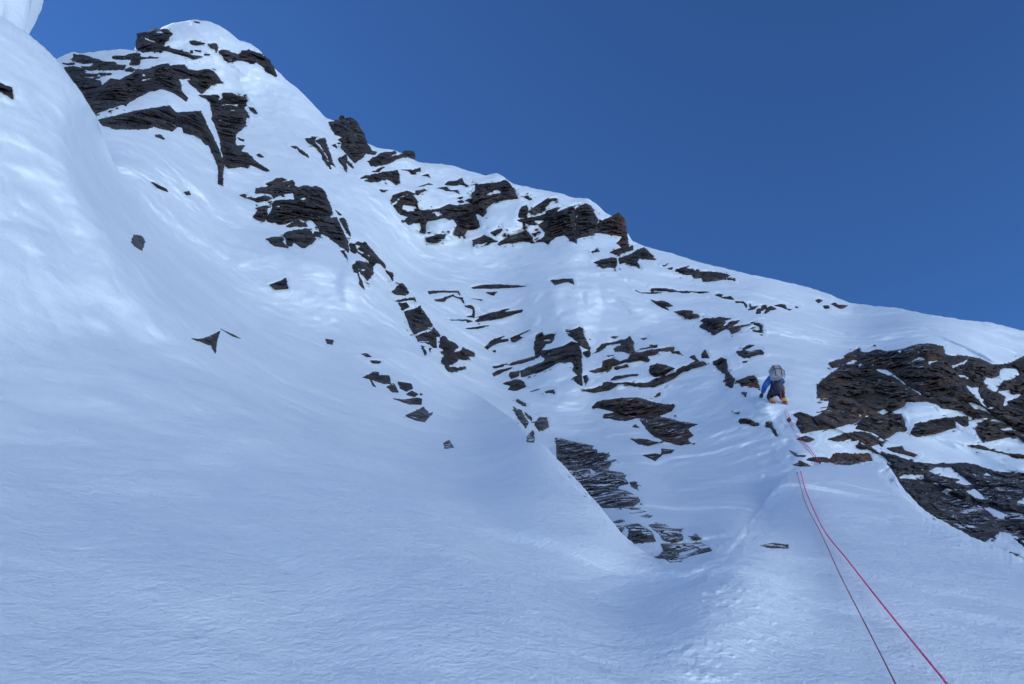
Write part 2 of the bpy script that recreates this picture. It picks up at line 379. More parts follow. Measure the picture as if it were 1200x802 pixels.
("diamond-shaped dark outcrop in the upper right snowfield", 'far', 1.0, 1.0, """
M 630,660 690,625 655,610 670,592 760,585 830,570 935,585 870,600 880,630 850,655 870,665 930,615 1015,610 960,640 900,680 780,742 720,710
M 905,690 960,660 1100,648 1020,680 1000,715 935,735 925,700
N 195,400 240,398 265,430 262,480 190,470 195,458 245,458 235,420"""),
("flat dark rock with a thin cap on the snow above the climber", 'far', .8, .9, """
N 80,635 130,600 185,595 140,625 100,640
N 30,652 150,655 210,645 260,650 275,675 200,690 150,715 80,712 40,685
N 80,750 125,745 120,765 90,765"""),
("thin overhung ledges curving round a snow hump in the gully", 'far', .5, .8, """
G 495,15 560,8 780,12 790,50 770,25 620,22 510,38
G 548,92 620,80 720,45 770,70 820,75 832,135 800,90 730,55 670,80 640,110
G 835,155 890,145 925,165 930,260 860,250 910,240 915,180
G 705,280 850,279 910,292 870,310 850,288"""),
("fine dark ledge lines across the upper gully snow", 'far', .5, .7, """
G 1030,18 1135,18 1110,50 1080,45
Z5 610,150 650,140 720,135 870,143 720,152 620,154
G 890,78 1000,90 1000,100"""),
("three thin parallel rock lines crossing the middle of the gully", 'far', .5, .7, """
Z5 630,290 700,268 790,250 700,282
Z5 628,305 650,290 740,270 850,252 845,262 750,292 640,310
Z5 585,340 630,333 690,325 640,342"""),
("two short crooked rock ledges left of the dark buttress", 'far', .6, .9, """
K 65,380 150,300 270,262 180,310 285,298 290,318 200,330 110,375 90,400
K 310,290 370,265 490,215 420,250 380,275 415,285 350,330 320,325
K 135,415 165,405 160,425"""),
("small rock fleck at the foot of the white snow mushrooms", 'far', .5, .8, "Z3 980,635 1035,630 1085,628 1090,655 1065,640 1000,655"),
("square-cut dark buttress with an overhanging roof in mid face", 'far', 1.6, 1.6, """
K 550,260 600,235 625,262 730,255 710,285 690,335 640,340 590,410 580,460 545,485 530,400 530,330
-K 560,310 680,300 680,325
K 590,415 700,395 800,370 880,325 930,335 970,420 978,740 900,690 940,645 890,590 905,560 880,515 760,515 600,600 520,620 410,655 395,600 500,560 610,515 640,490 590,455
K 300,610 385,600 380,640 310,672 295,640"""),
("leaning dark spike of rock over the buttress roof", 'far', .9, 1.2, """
K 830,230 950,195 985,215 1000,290 1055,385 1040,395 960,355 920,310 880,285 835,255 900,260
K 990,425 1050,400 1055,450 1030,480 1010,465"""),
("thin slanting rock layers trailing left from the buttress", 'far', .6, .9, """
K 140,560 280,530 230,560 150,575
K 275,550 340,515 540,465 530,490 430,520 300,550
K 140,625 200,590 320,570 250,600 150,650
K 235,720 360,675 430,700 450,745 360,785 280,775 320,745
K 490,795 575,768 570,776
K 625,795 700,775 720,800 640,805
K 990,650 1020,640 1035,680 1010,730"""),
("pointed rock horn with a long thin left edge right of the buttress", 'far', 1.0, 1.1, """
L 115,275 220,190 340,155 430,140 460,120 490,140 510,265 450,270 410,250 320,255 310,235 400,200 370,180 250,205 200,235
L 250,300 310,280 318,290 260,310"""),
("brown layered rock band in the middle of the face", 'near', .9, 1.1, """
L 540,235 640,215 720,198 715,215 590,240
L 580,268 700,235 760,225 880,210 885,245 800,260 740,255 700,290 620,300 650,340 630,362 560,340 480,358 420,350 330,390 240,430 140,450 90,440 200,410 215,345 280,325 350,335 370,355 450,330 460,290 500,260 570,270
-L 500,300 520,295 525,310
L 860,262 920,258 960,288 890,275
L 315,410 440,382 448,398 330,425"""),
("dark rounded rock over the curving band beside the big snow pillow", 'far', .9, 1.1, "L 650,460 660,400 710,370 780,378 840,395 880,420 840,440 780,490 690,490"),
("long curving rock band arching over the big snow pillow", 'far', 1.0, 1.2, """
L 30,630 130,600 220,575 220,550 270,545 330,555 430,545 500,555 620,555 720,505 890,460 900,430 1000,390 1060,355 1150,345 1190,378 1100,405 980,440 850,520 700,590 560,585 440,560 350,560 270,620 150,635
-L 550,560 620,565 600,572
L 1030,310 1070,295 1110,345 1090,350"""),
("narrow dark strip of rock just above the curving band's left half", 'far', .6, .9, "L 280,525 330,490 430,475 540,468 540,485 430,495 330,520"),
("tiny dark fleck in the snow just above the pointed rock horn", 'far', .5, .6, "L 285,120 360,113 330,132"),
("tiny dark fleck in the snow right of the pointed rock horn's tip", 'far', .5, .6, "L 570,136 630,127 600,143"),
("small pointed stone on the snow above the big pillow", 'far', .6, .9, "Z6 888,306 905,280 925,320 890,318"),
("upright dark rock at the right end of the big snow pillow", 'far', .9, 1.2, "Z6 940,340 985,318 1005,325 1010,380 1040,420 1030,458 1005,450 1000,400 960,365"),
("tan and brown rock touching the snow left of the climber", 'rust', .8, 1.2, """
Z6 1045,430 1110,402 1135,400 1150,430 1165,468 1130,450 1080,450
Z6 1075,480 1100,478 1095,500"""),
("tiny dark stone below the left part of the big snow pillow", 'far', .6, .8, "L 690,680 750,640 745,665 700,685"),
("broad flat brown slab with a ragged right edge below the pillow", 'near', 1.2, 1.0, """
Z6 375,550 400,525 480,510 590,505 680,530 760,540 750,565 700,585 620,600 580,600 530,615 430,600 430,585 490,575 420,555
Z6 600,610 650,590 720,600 800,620 865,630 820,650 850,680 820,700 840,718 790,728 720,710 660,680 630,650"""),
("small rocks just below the ragged brown slab", 'near', .6, .8, """
Z8 555,135 620,140 690,155 640,170 590,160
Z8 615,215 670,208 705,212 670,240
Z8 700,185 760,190 745,205 700,210
Z6 565,640 580,632 595,645"""),
("snow-choked cluster of rocks at the top of the lower rock strip", 'grey', .7, .9, """
Z6 5,550 40,560 75,620 65,645 20,590
Z6 20,510 50,525 60,540 30,530
Z6 60,575 95,600 90,615
Z6 105,630 130,600 165,600 170,640 130,665
Z6 70,690 100,660 105,715 70,710
Z5 820,675 860,690 870,705 830,690"""),
("long ragged grey slab strip running down behind the near snow edge", 'grey', 1.2, 1.0, """
Z8 205,140 230,138 300,155 380,170 370,185 400,190 400,205 450,210 460,215 435,235 490,238 465,245 460,265 450,275 455,290 510,295 535,310 520,325 535,330 545,345 480,370 540,385 590,410 600,430 560,455 600,465 500,460 430,460 380,440 300,370 220,290 210,210
-Z8 360,275 395,290 390,310 370,305
-Z8 290,268 320,265 315,275
Z8 555,340 580,338 592,378 560,360"""),
("thin dark slivers between the ragged strip and the lowest rocks", 'grey', .5, .7, """
Z8 550,485 600,475 630,478 600,483
Z8 605,500 630,493 660,500 640,508
Z8 460,530 510,517 530,522 500,530"""),
("lowest cluster of layered rocks at the bottom end of the rib", 'grey', .9, 1.0, """
Z8 480,548 530,545 520,560 510,590
Z8 530,545 590,535 650,570 675,620 600,625 560,635 535,610 550,570
Z8 640,540 700,535 740,555 800,590 800,610 760,620 715,615 680,575
Z8 745,560 800,555 790,575 760,575
Z8 830,595 860,582 885,605 850,612
Z8 700,630 780,628 890,625 940,660 880,675 830,690 790,700 795,715 740,715 720,700 670,695 710,670
-Z8 780,670 855,652 862,662 790,692"""),
("massive brown-black crag filling the right side above the ropes", 'near', 1.6, 1.5, """
Z7 230,350 230,290 255,262 310,222 350,192 300,205 283,184 360,160 355,148 425,115 430,130 470,135 500,120 560,128 620,120 700,95 760,92 820,105 830,140 850,150 930,148 1000,165 1050,190 1100,190 1130,185 1200,150 1290,115 1290,570 1200,550 1170,522 1090,537 1010,555 970,490 990,470 1040,440 980,440 940,430 910,405 860,398 815,395 800,380 740,362 650,365 640,380 580,410 540,400 510,410 500,425 440,430 410,460 310,485 240,495 160,510 130,470 140,440 115,425 150,412 215,435 265,410 285,385 290,345
-P 10,90 60,80 130,72 100,85 60,90 40,112 15,105
-P 125,195 180,160 220,135 260,155 285,182 220,172 150,198
-P 195,80 215,90 225,120 210,118
-P 300,190 360,180 425,172 400,190 330,205 310,230 300,215
-P 520,230 560,215 620,195 715,150 640,215 560,240 545,255 560,275 545,262
-P 580,310 640,315 690,350 670,362 640,345 600,345
-P 815,370 850,340 900,345 970,320 970,270 1010,250 1130,255 1165,310 1140,325 1100,355 1010,375 975,430 945,470 1040,455 1065,455 1075,490 1110,500 1185,488 1150,530 1060,560 1050,600 1010,618 1005,590 1020,520 940,475 900,465 845,430 860,410 830,400
-P 640,400 720,435 785,425 770,470 800,530 835,545 810,570 850,615 940,620 935,632 860,638 800,590 720,500 670,450
-P 660,575 700,562 740,580 830,625 880,670 930,705 900,695 820,650 740,635 705,610
-P 590,570 645,562 640,578 600,578
-P 75,390 150,430 150,440 100,415
-P 160,450 200,465 255,510 220,505
-Z7 497,208 560,215 600,240 660,290 725,332 700,325 640,285 590,250 520,225
-Z7 360,185 400,165 430,170 390,190
-Z7 405,195 440,183 445,190 410,205
-Z7 325,405 355,403 350,415 330,415
-P 860,745 930,725 1000,745 1070,785 1060,795 980,765 900,750
-Z7 1075,490 1140,482 1155,500 1100,502
-Z7 415,412 440,425 460,470 440,460"""),
("square brown block under the crag with snow on both sides", 'near', 1.2, 1.1, "Z7 410,490 440,440 505,425 625,420 652,495 600,505 570,530 545,540 500,510 450,500"),
("wedge-shaped brown rock under the crag's long snow shelf", 'near', 1.1, 1.1, "Z7 670,510 690,470 800,445 900,430 935,440 945,475 920,480 880,455 875,470 885,485 830,500 760,520 700,528"),
("low rounded slab on the snow between the square block and the reddish slab", 'near', 1.0, .9, """
O 560,440 610,420 740,385 820,370 900,372 970,390 1040,430 1030,450 1095,460 1070,510 1040,480 980,500 930,495 880,470 840,455 760,460 800,430 700,450 620,458
O 815,500 870,495 920,525 870,530"""),
("small dark rock under the upper rope just below the climber", 'near', .6, .8, "O 175,255 200,235 215,255 195,280"),
("flat brown rock that the upper rope runs across", 'near', .7, .7, "O 265,435 350,405 440,440 400,460 350,465 320,445"),
("dark pointed rocks left of the reddish slab by the rope", 'near', .6, .8, """
O 200,548 240,560 290,585 355,590 340,605 270,600
O 235,680 290,660 285,635 350,665 400,690 340,695 290,692"""),
("long reddish-grey slab lying across the snow where the rope passes", 'rust', 1.0, .9, "O 360,630 400,610 520,610 580,625 620,580 700,575 860,572 945,575 975,635 900,650 790,675 700,680 600,660 520,655 430,650"),
("small knobbly rock on the snow shelf right of the reddish slab", 'near', .6, .9, "H 110,30 170,25 210,20 230,45 320,75 290,90 220,70 150,55"),
("curved dark rock on the snow left of the ropes", 'near', .7, .9, """
O -25,280 0,282 30,282 60,350 90,420 60,400 20,330 -20,320
Z8 1065,50 1085,40 1155,65 1155,75 1070,65
Z8 1035,10 1070,15 1055,22"""),
("great dark slab sloping down behind the near snow apron at lower right", 'grey2', 1.8, 1.2, """
H 50,190 115,150 120,120 90,80 0,42 -60,30 -60,10 0,20 60,65 130,70 230,100 300,125 380,135 500,135 640,130 700,140 800,175 870,190 1000,190 1130,210 1130,700 1031,690 985,650 930,600 870,590 800,640 770,660 640,620 480,560 340,460 160,290 90,235
-H 380,180 450,155 545,160 600,200 690,280 640,282 545,260 600,245 520,230 440,205
-H 175,232 235,198 360,210 362,242 240,235
-H 410,262 455,265 455,277
-H 635,320 700,298 780,370 745,375 700,365
-H 665,350 745,430 735,430 670,365
-H 755,430 800,418 900,470 950,478 900,490 905,510 840,505 800,465
-H 750,215 780,188 820,215
-H 970,400 1031,360 1130,350 1130,420 1000,405
-H 880,588 960,610 1031,650 1130,690 1130,705 1031,668 960,630"""),
("slim dark rock strip on the snow shelf at the right edge", 'near', .7, .9, "H 650,15 740,8 800,35 900,65 1130,80 1130,100 980,98 880,65 790,40"),
("tiny dark fleck where the snow apron meets the right edge", 'near', .5, .6, "H 935,728 990,745 985,757"),
]
# ------------------------------------------------------------------ the two snow surfaces as real depths (metres)
B_CTRL = [(-60,20,84),(80,66,84),(160,55,85),(230,25,90),(300,60,88),(400,140,80),(430,180,72),(500,200,72),(600,215,67),(720,255,61),
 (850,320,49),(1000,360,44),(1200,388,38),(1260,400,37),(250,130,74),(340,240,50),(300,300,40),(430,320,42),(480,300,56),(520,400,38),
 (450,460,27),(200,220,42),(128,178,42),(150,235,36),(380,400,32),(560,330,54),(600,400,44),(650,350,45),(500,250,64),(620,290,58),(640,430,37),(720,400,38),(740,450,32),
 (845,455,28),(900,400,33),(880,370,38),(1080,410,30),(1150,480,25),(1000,480,23.5),(1050,455,26),(1000,530,19),(1100,600,16),(1200,640,14),(1150,560,20),
 (908,468,23),(925,500,20),(940,535,16),(680,500,28),(640,520,25),(740,605,10.8),(800,655,7.4),(780,560,17.5),(850,560,16),(890,590,12.5),
 (860,620,9.0),(900,650,7.4),(600,720,9),(350,600,17),(100,300,40),(1260,700,12)]
YA = np.array([(-80,-45),(-60,-30),(0,18),(40,45),(66,69),(95,108),(112,135),(122,165),(140,205),(200,262),(300,330),(400,395),(500,440),(560,462),
 (600,490),(622,512),(640,524),(670,556),(700,590),(730,627),(765,655),(800,674),(850,648),(890,597),(915,562),(932,548),(985,541),(1040,543),(1060,575),
 (1085,600),(1140,630),(1200,655),(1280,688)], float)
MF = np.array([(-80,0),(100,0),(128,1),(545,1),(640,0),(715,0),(800,1),(880,1),(932,0),(1280,0)], float)
RIDGE = np.array([(-80,90),(0,85),(60,72),(70,67),(85,61),(95,63),(115,60),(140,58),(160,59),(163,42),(185,37),(190,32),(200,28),(215,25),(228,23),(243,25),
 (255,29),(268,37),(280,47),(295,52),(305,60),(322,80),(335,93),(350,105),(362,117),(372,128),(382,138),(400,145),(430,168),(445,174),(462,176),(480,184),(490,190),
 (510,192),(530,194),(545,199),(570,206),(578,204),(583,203),(590,207),(600,215),(630,222),(655,226),(672,232),(690,233),(700,240),(708,248),
 (718,254),(735,272),(741,283),(760,290),(790,298),(825,309),(860,317),(880,322),(910,328),(940,335),(970,344),(995,355),(1010,357),(1050,361),(1090,369),(1130,375),(1160,378),
 (1185,384),(1200,388),(1280,408)], float)
def gsm(x, tab, sg=2.0):
    k = np.linspace(-2, 2, 9); wk = np.exp(-k*k/2*1.5); wk /= wk.sum()
    return sum(np.interp(x+kk*sg, tab[:, 0], tab[:, 1])*ww for kk, ww in zip(k, wk))
def yA(x): return gsm(x, YA, 4.0) + 0.5*np.sin(x*.31+1) * (1-gsm(x, MF, 4.)) * .8 + .35*np.sin(x*.83)*(1-gsm(x, MF, 4.))
def mf(x): return gsm(x, MF, 5.0)
def yR(x): return gsm(x, RIDGE, 1.2)+.35*np.sin(x*.21)*np.sin(x*.093+1)+.22*np.sin(x*.57+2)*np.sin(x*.13)
X0, X1, Y0, Y1 = -70, 1270, -80, 842
gx, gy = np.meshgrid(np.arange(X0, X1+1, dtype=np.float64), np.arange(Y0, Y1+1, dtype=np.float64))
def samp(R, x, y):
    u = np.clip(x-X0, 0, R.shape[1]-1.001); v = np.clip(y-Y0, 0, R.shape[0]-1.001)
    i = u.astype(int); j = v.astype(int); fu = u-i; fv = v-j
    return (R[j, i]*(1-fu)+R[j, i+1]*fu)*(1-fv) + (R[j+1, i]*(1-fu)+R[j+1, i+1]*fu)*fv
DB = tps(B_CTRL)(gx, gy)
def plane(n, c):
    d = unproj(gx, gy, np.ones_like(gx)); return np.log(np.maximum(c/np.maximum(-(d@np.array(n)), .02), .5))
# the near slope: a 31 degree floor that steepens into a wall on the left
lf, lw = plane((.10,-.52,.85), 1.9), plane((.55,-.62,.56), 8.0); kk = .28
DA = np.exp(-kk*np.log(np.exp(-lf/kk)+np.exp(-lw/kk)))
ya = yA(gx); yr = yR(gx); mfr = mf(gx); da = gy-ya
slopeA = np.gradient(gsm(np.arange(X0, X1+1.), YA, 14.0))[None, :]; slopeR = np.gradient(gsm(np.arange(X0, X1+1.), RIDGE, 6.))[None, :]
dA = da/np.sqrt(1+np.minimum(slopeA**2, 4)); dR = (gy-yr)/np.sqrt(1+np.minimum(slopeR**2, 4))
# how near the joining line is, and whether the near slope joins the face there or ends as a crest
cx_, cy_ = np.meshgrid(np.arange(X0, X1+8, 4.), np.arange(Y0, Y1+8, 4.)); bxs = np.arange(X0-40, X1+40, 5.); bys = yA(bxs); bm = mf(bxs)
num = np.zeros(cx_.shape); numr = np.zeros(cx_.shape); den = np.zeros(cx_.shape); best = np.full(cx_.shape, 1e9)
for bx_, by_, m_ in zip(bxs, bys, bm):
    d2 = (cx_-bx_)**2+(cy_-by_)**2; best = np.minimum(best, d2); k_ = 1/(d2+300)**1.6; num += k_*m_; den += k_; numr += k_*np.interp(bx_, [112, 200, 380], [40, 70, 170])
ed = np.sqrt(best); em = num/den
def up4(R):
    u = (gx-X0)/4; v = (gy-Y0)/4; i = u.astype(int); j = v.astype(int); fu = u-i; fv = v-j
    return (R[j, i]*(1-fu)+R[j, i+1]*fu)*(1-fv)+(R[j+1, i]*(1-fu)+R[j+1, i+1]*fu)*fv
def blur(R, n=2):
    for _ in range(n):
        R = np.pad(R, 1, 'edge'); R = (R[:-2]+2*R[1:-1]+R[2:])/4; R = (R[:, :-2]+2*R[:, 1:-1]+R[:, 2:])/4
    return R
wA = up4(blur(1-(1-ss(0, 1, ed/(numr/den)))*ss(0, 1, em), 5))
DA = np.exp(np.log(DA)*wA + np.log(DB)*(1-wA))
def rnd(d, R): d = np.clip(d, 0, R); return R-np.sqrt(np.maximum(R*R-(R-d)**2, 0))
DA = DA*(1 + rnd(dA, 26.)/F*1.3*(1-mfr)); DB = DB*(1 + rnd(dR, 20.)/F*1.2)

# snow features: (x, y, rx, ry, turn in degrees, height), all in steps of one 900th of the distance
BLOBS = [(635,358,19,34,6,8),(668,364,22,40,-4,11),(694,352,8,18,-6,5),(585,262,22,17,0,14),(519,270,19,13,-5,12),(668,293,20,14,-10,6),(700,325,45,10,8,3),
 (845,452,42,24,-12,17),(800,462,30,16,0,6),(195,118,42,11,-12,8),(215,178,50,34,28,11),(412,330,13,27,5,10),(575,300,60,12,4,5),(620,298,70,13,3,4),(500,352,26,16,0,5),
 (660,446,32,30,30,10),(615,255,16,20,0,6),(480,232,24,10,-8,4),(870,395,34,10,25,4),(720,346,40,12,14,6),(590,470,20,18,0,3),
 (887,473,19,10,35,11),(915,484,3.5,2.3,0,-3),(909,492,3.5,2.3,0,-3),(919,500,3.5,2.4,0,-3),(912,509,3.5,2.5,0,-3),(923,517,4,2.6,0,-3),(915,527,4,2.6,0,-3),(926,537,4,2.6,0,-3),(900,560,6,3,20,-2.5),(893,585,6,3,10,-2.5),(872,607,6,3,0,-2.5),(878,630,7,3.5,0,-2.5),(930,550,18,10,10,0),(1000,545,40,6,0,0),(1120,510,50,10,5,5),(1150,600,20,8,20,3),(700,535,25,12,40,4),(1085,478,30,8,-5,4),
 (158,274,15,7,-20,5),(150,330,26,60,-38,6),(60,190,20,60,-30,2.5),(88,150,12,30,-30,2),(25,110,16,40,-30,3),(250,380,30,60,-45,7),(330,440,26,40,-50,6),(110,270,18,44,-35,6),(45,250,22,40,-40,5),
 (170,292,26,16,0,-3),(75,110,8,30,-30,-1),(127,180,4,26,-18,0),(320,62,18,14,30,4),(255,45,30,14,10,6),(350,150,20,46,-32,6),(300,110,16,40,-30,4),
 (430,190,16,30,-40,5),(440,250,16,52,-34,6),(470,300,14,50,-32,-5),(280,240,30,60,-34,-6),(300,310,24,30,-20,5),(660,640,60,30,40,2),(820,790,26,7,8,2.4)]
def blobs(x, y):
    r = np.zeros_like(x)
    for (bx, by, rx, ry, an, h) in BLOBS:
        if h == 0: continue
        c, s = math.cos(math.radians(an)), math.sin(math.radians(an))
        m = (np.abs(x-bx) < 3*max(rx, ry)) & (np.abs(y-by) < 3*max(rx, ry))
        dx = x[m]-bx; dy = y[m]-by; u = (dx*c+dy*s)/rx; v = (-dx*s+dy*c)/ry
        q = u*u+v*v; r[m] += 1.9*h*np.exp(-q**1.8*.75)
    return r
# wind ribs: polylines with soft cross section (x,y list, width, height)
RIBS = [([(-20,225),(60,320),(150,410),(235,480),(330,600),(430,740)],22,4.5),([(0,330),(80,400),(190,450),(300,520),(370,620)],26,4),([(190,300),(260,370),(330,440),(400,520),(500,610)],14,4),
 ([(60,460),(170,520),(260,590),(330,700)],30,4),([(130,215),(170,300),(230,360),(300,430)],9,3.5),([(430,660),(430,740),(400,830)],30,4),([(330,290),(430,410),(520,520),(640,640)],16,3),
 ([(440,200),(500,330),(580,430),(650,505)],10,3.5),([(300,60),(360,150),(430,250),(470,330)],12,4),([(260,90),(310,170),(380,240),(430,300)],9,3),([(640,330),(600,420),(560,470)],14,-3),
 ([(720,400),(800,380),(900,470)],14,3),([(930,556),(1000,640),(1120,800)],30,.8),([(870,470),(892,466),(915,484),(935,510)],6,6),([(640,380),(720,350),(790,400),(860,430)],10,4),
 ([(0,120),(60,210),(110,300),(200,400)],8,1.5),([(30,60),(80,130),(105,200),(160,280)],7,1),([(760,300),(860,345),(940,390)],12,2.5),([(760,700),(850,660),(920,640)],12,3),([(225,500),(300,640),(330,800)],26,-3),([(110,640),(240,700),(400,820)],34,3)]
def ribs(x, y):
    r = np.zeros_like(x)
    for pl, wd, h in RIBS:
        best = np.full(x.shape, 1e9)
        for (ax, ay), (bx, by) in zip(pl[:-1], pl[1:]):
            vx, vy = bx-ax, by-ay; t = np.clip(((x-ax)*vx+(y-ay)*vy)/(vx*vx+vy*vy), 0, 1)
            best = np.minimum(best, (x-ax-t*vx)**2+(y-ay-t*vy)**2)
        m = best < (wd*4)**2; e = ((x-pl[0][0])**2+(y-pl[0][1])**2); e2 = ((x-pl[-1][0])**2+(y-pl[-1][1])**2)
        fade = ss(0, (wd*4)**2, e)*ss(0, (wd*4)**2, e2)
        r += np.where(m, 1.6*h*np.exp(-np.sqrt(best+9)/wd*1.2)*fade, 0)
    return r
feat = blobs(gx, gy)+ribs(gx, gy)
# kicked and tumbled snow where the climbers have passed
rg = np.random.RandomState(4)
for k in range(900):
    t = rg.rand(); a = np.array([(905,515),(925,575),(880,625),(805,660),(850,700),(815,792)]); s_ = t*5; i_ = min(4, int(s_))
    c_ = a[i_]+(a[i_+1]-a[i_])*(s_-i_); sg_ = 18+14*t
    bx, by = c_+rg.randn(2)*(sg_*1.3, sg_*.7); r0 = 1.1+rg.rand()**2*3.2; h0 = (rg.rand()-.4)*4.6
    i0 = int(bx)-X0; j0 = int(by)-Y0
    sl_ = (slice(max(0, j0-14), j0+15), slice(max(0, i0-20), i0+21))
    feat[sl_] += h0*np.exp(-((gx[sl_]-bx)/r0/1.8)**2-((gy[sl_]-by)/r0)**2)

def inclination(D):
    P = unproj(gx, gy, D); du = np.gradient(P, axis=1); dv = np.gradient(P, axis=0)
    n = np.cross(du, dv); n /= np.linalg.norm(n, axis=-1, keepdims=True)+1e-12
    ray = P/np.linalg.norm(P, axis=-1, keepdims=True)
    return P, np.abs((n*ray).sum(-1))
def carve(D, near_):
    P, c = inclination(D); k = 1/np.maximum(c, .45)
    # fall-line frame: a runs down the slope, b across it
    Fd = np.array([.62, -.48, -.62]); Fd /= np.linalg.norm(Fd); up = np.array([-.35, -.6, .72]); up -= Fd*(up@Fd); up /= np.linalg.norm(up); sd_ = np.cross(Fd, up)
    Q = np.stack([P@Fd/1.9, P@sd_, P@up], -1)
    d = .42*noise(P, 9, 1) + .32*noise(Q, 3.1, 2) + .17*noise(Q, 1.35, 3) + .075*noise(Q, .55, 4) + .035*noise(P, .4, 7)*ss(10, 20, D)
    Qs = np.stack([P@Fd/3.6, P@sd_, P@up], -1)                   # wind flutes with crisp crests
    near = 1+.25*(1-ss(200, 330, gx))*(1-ss(330, 480, gy))
    d += near*(.17*(np.sqrt(noise(Qs, 2.4, 12)**2+.004))+.09*np.abs(noise(Qs, 1.0, 13))+.045*np.abs(noise(Q, .5, 14))*ss(8, 16, D))
    att = np.clip(D/9, .18, 1)                                  # the nearest snow is a smooth wind slab
    d = d*att + .013*noise(Q, .36, 5)*np.clip(D/7, .35, 1) + .005*noise(Q, .17, 6)*(D < 20) + .002*noise(Q, .075, 8)*(D < 11)
    return D*(1-feat/F*1.15) - d*k*.75*(1+(near_-1)*ss(0, 60, ya-gy+60))
DB = carve(DB, 1.2); DA = carve(DA, 1.0)

# rock masks -------------------------------------------------
def sdf(poly, x, y, R=8):
    """+ inside, - outside, clipped to -R"""
    out = np.full(x.shape, -float(R))
    m = (x > poly[:, 0].min()-R) & (x < poly[:, 0].max()+R) & (y > poly[:, 1].min()-R) & (y < poly[:, 1].max()+R)
    if not m.any(): return out
    px, py = x[m], y[m]; d2 = np.full(px.shape, 1e9); ins = np.zeros(px.shape, bool)
    q = np.roll(poly, -1, 0)
    for (ax, ay), (bx, by) in zip(poly, q):
        vx, vy = bx-ax, by-ay; l = vx*vx+vy*vy+1e-9
        t = np.clip(((px-ax)*vx+(py-ay)*vy)/l, 0, 1); d2 = np.minimum(d2, (px-ax-t*vx)**2+(py-ay-t*vy)**2)
        c = (ay > py) != (by > py); ins ^= c & (px < vx*(py-ay)/(vy if vy else 1e-9)+ax)
    d = np.sqrt(d2); out[m] = np.clip(np.where(ins, d, -d), -R, 99); return out
def parse(txt):
    r = []
    for ln in txt.strip().splitlines():
        h, *pts = ln.split(); neg = h[0] == '-'; wx, wy, sc = WIN[h.lstrip('-')]
        r.append((neg, np.array([[wx+float(a)/sc, wy+float(b)/sc] for a, b in (p.split(',') for p in pts)])))
    return r
TD = np.array([math.cos(.25), .0, math.sin(.25)]); SDn = np.array([-math.sin(.25), 0, math.cos(.25)])
def mask(polys, x, y):
    m = np.full(x.shape, -8.)
    for neg, p in polys:
        if not neg: m = np.maximum(m, sdf(p, x, y))
    for neg, p in polys:
        if neg: m = np.minimum(m, -sdf(p, x, y)+.0)
    return m
def rag(x, y, D):
    """ragged edge, anchored in the rock (wavelengths of a few pixels at that distance)"""
    q = D.mean()/F; P = unproj(x, y, D)/q; Q = np.stack([P@TD, P[..., 1]*.2, P@SDn], -1)
    P = P+1.4*np.stack([noise(P, 13, 27), 0*P[..., 0], noise(P, 13, 28)], -1)
    return .75*noise(Q, (11, 30, 3.2), 21) + .60*noise(Q, (4.2, 20, 1.7), 22), noise(Q, (15, 40, 1.9), 23)*.65+noise(Q, (5, 30, 3.0), 24)*.45, noise(Q, (7, 40, 2.2), 25)*.6+noise(Q, (3, 30, 1.6), 26)*.45
def wob(x, y, D, k):
    P = unproj(x, y, D)/(D.mean()/F); return x+k*(1.5*noise(P, 12, 27)+.7*noise(P, 5, 29)), y+k*(1.3*noise(P, 11, 28)+.6*noise(P, 4, 30))
def wk(bs): return .3 if bs <= .6 else .75 if bs <= 1.15 else .42
def ragged(m, x, y, D, k=1):
    n1, n2, n3 = rag(x, y, D); a = m > -6
    r = m+.45+(.75+.25*k)*n1*a*np.clip(.8+.3*m, .5, 2.0)
    r = np.where(m > 2.2, np.minimum(r, (.60-n2)*9), r)          # slits of snow along the bedding
    return np.where(a & (m < .5) & (y > yR(x)+4), np.maximum(r, (n3-.41-(.2 if k <= .3 else 0))*5-.13*np.abs(m)), r)     # crumbs of rock beside the outcrop
def comb(x, y):
    inA = y > yA(x); return np.where(inA, samp(DA, x, y), samp(DB, x, y))
DC = np.where(gy > ya, DA, DB)
MK = np.full(gx.shape, -8.)
PARSED = []
for (lab, mt, bs, rl, txt) in ROCKS:
    pl = parse(txt); al = np.concatenate([p for n_, p in pl if not n_])
    x0, y0 = al.min(0)-9; x1, y1 = al.max(0)+9
    i0, i1 = max(0, int(x0)-X0), min(gx.shape[1], int(x1)-X0+1); j0, j1 = max(0, int(y0)-Y0), min(gx.shape[0], int(y1)-Y0+1)
    sl_ = (slice(j0, j1), slice(i0, i1)); m = mask(pl, *wob(gx[sl_], gy[sl_], DB[sl_], wk(bs))); m = ragged(m, gx[sl_], gy[sl_], DB[sl_], wk(bs))
    MK[sl_] = np.maximum(MK[sl_], m); PARSED.append((lab, mt, bs, rl, pl, (x0+7, y0+7, x1-7, y1-7)))
snowoff = (-ss(.2, 2.2, MK)*9 + 1.8*np.exp(-((MK+3.2)/1.8)**2))/F
DBs = DB*(1-snowoff); DAs = DA*(1-snowoff)

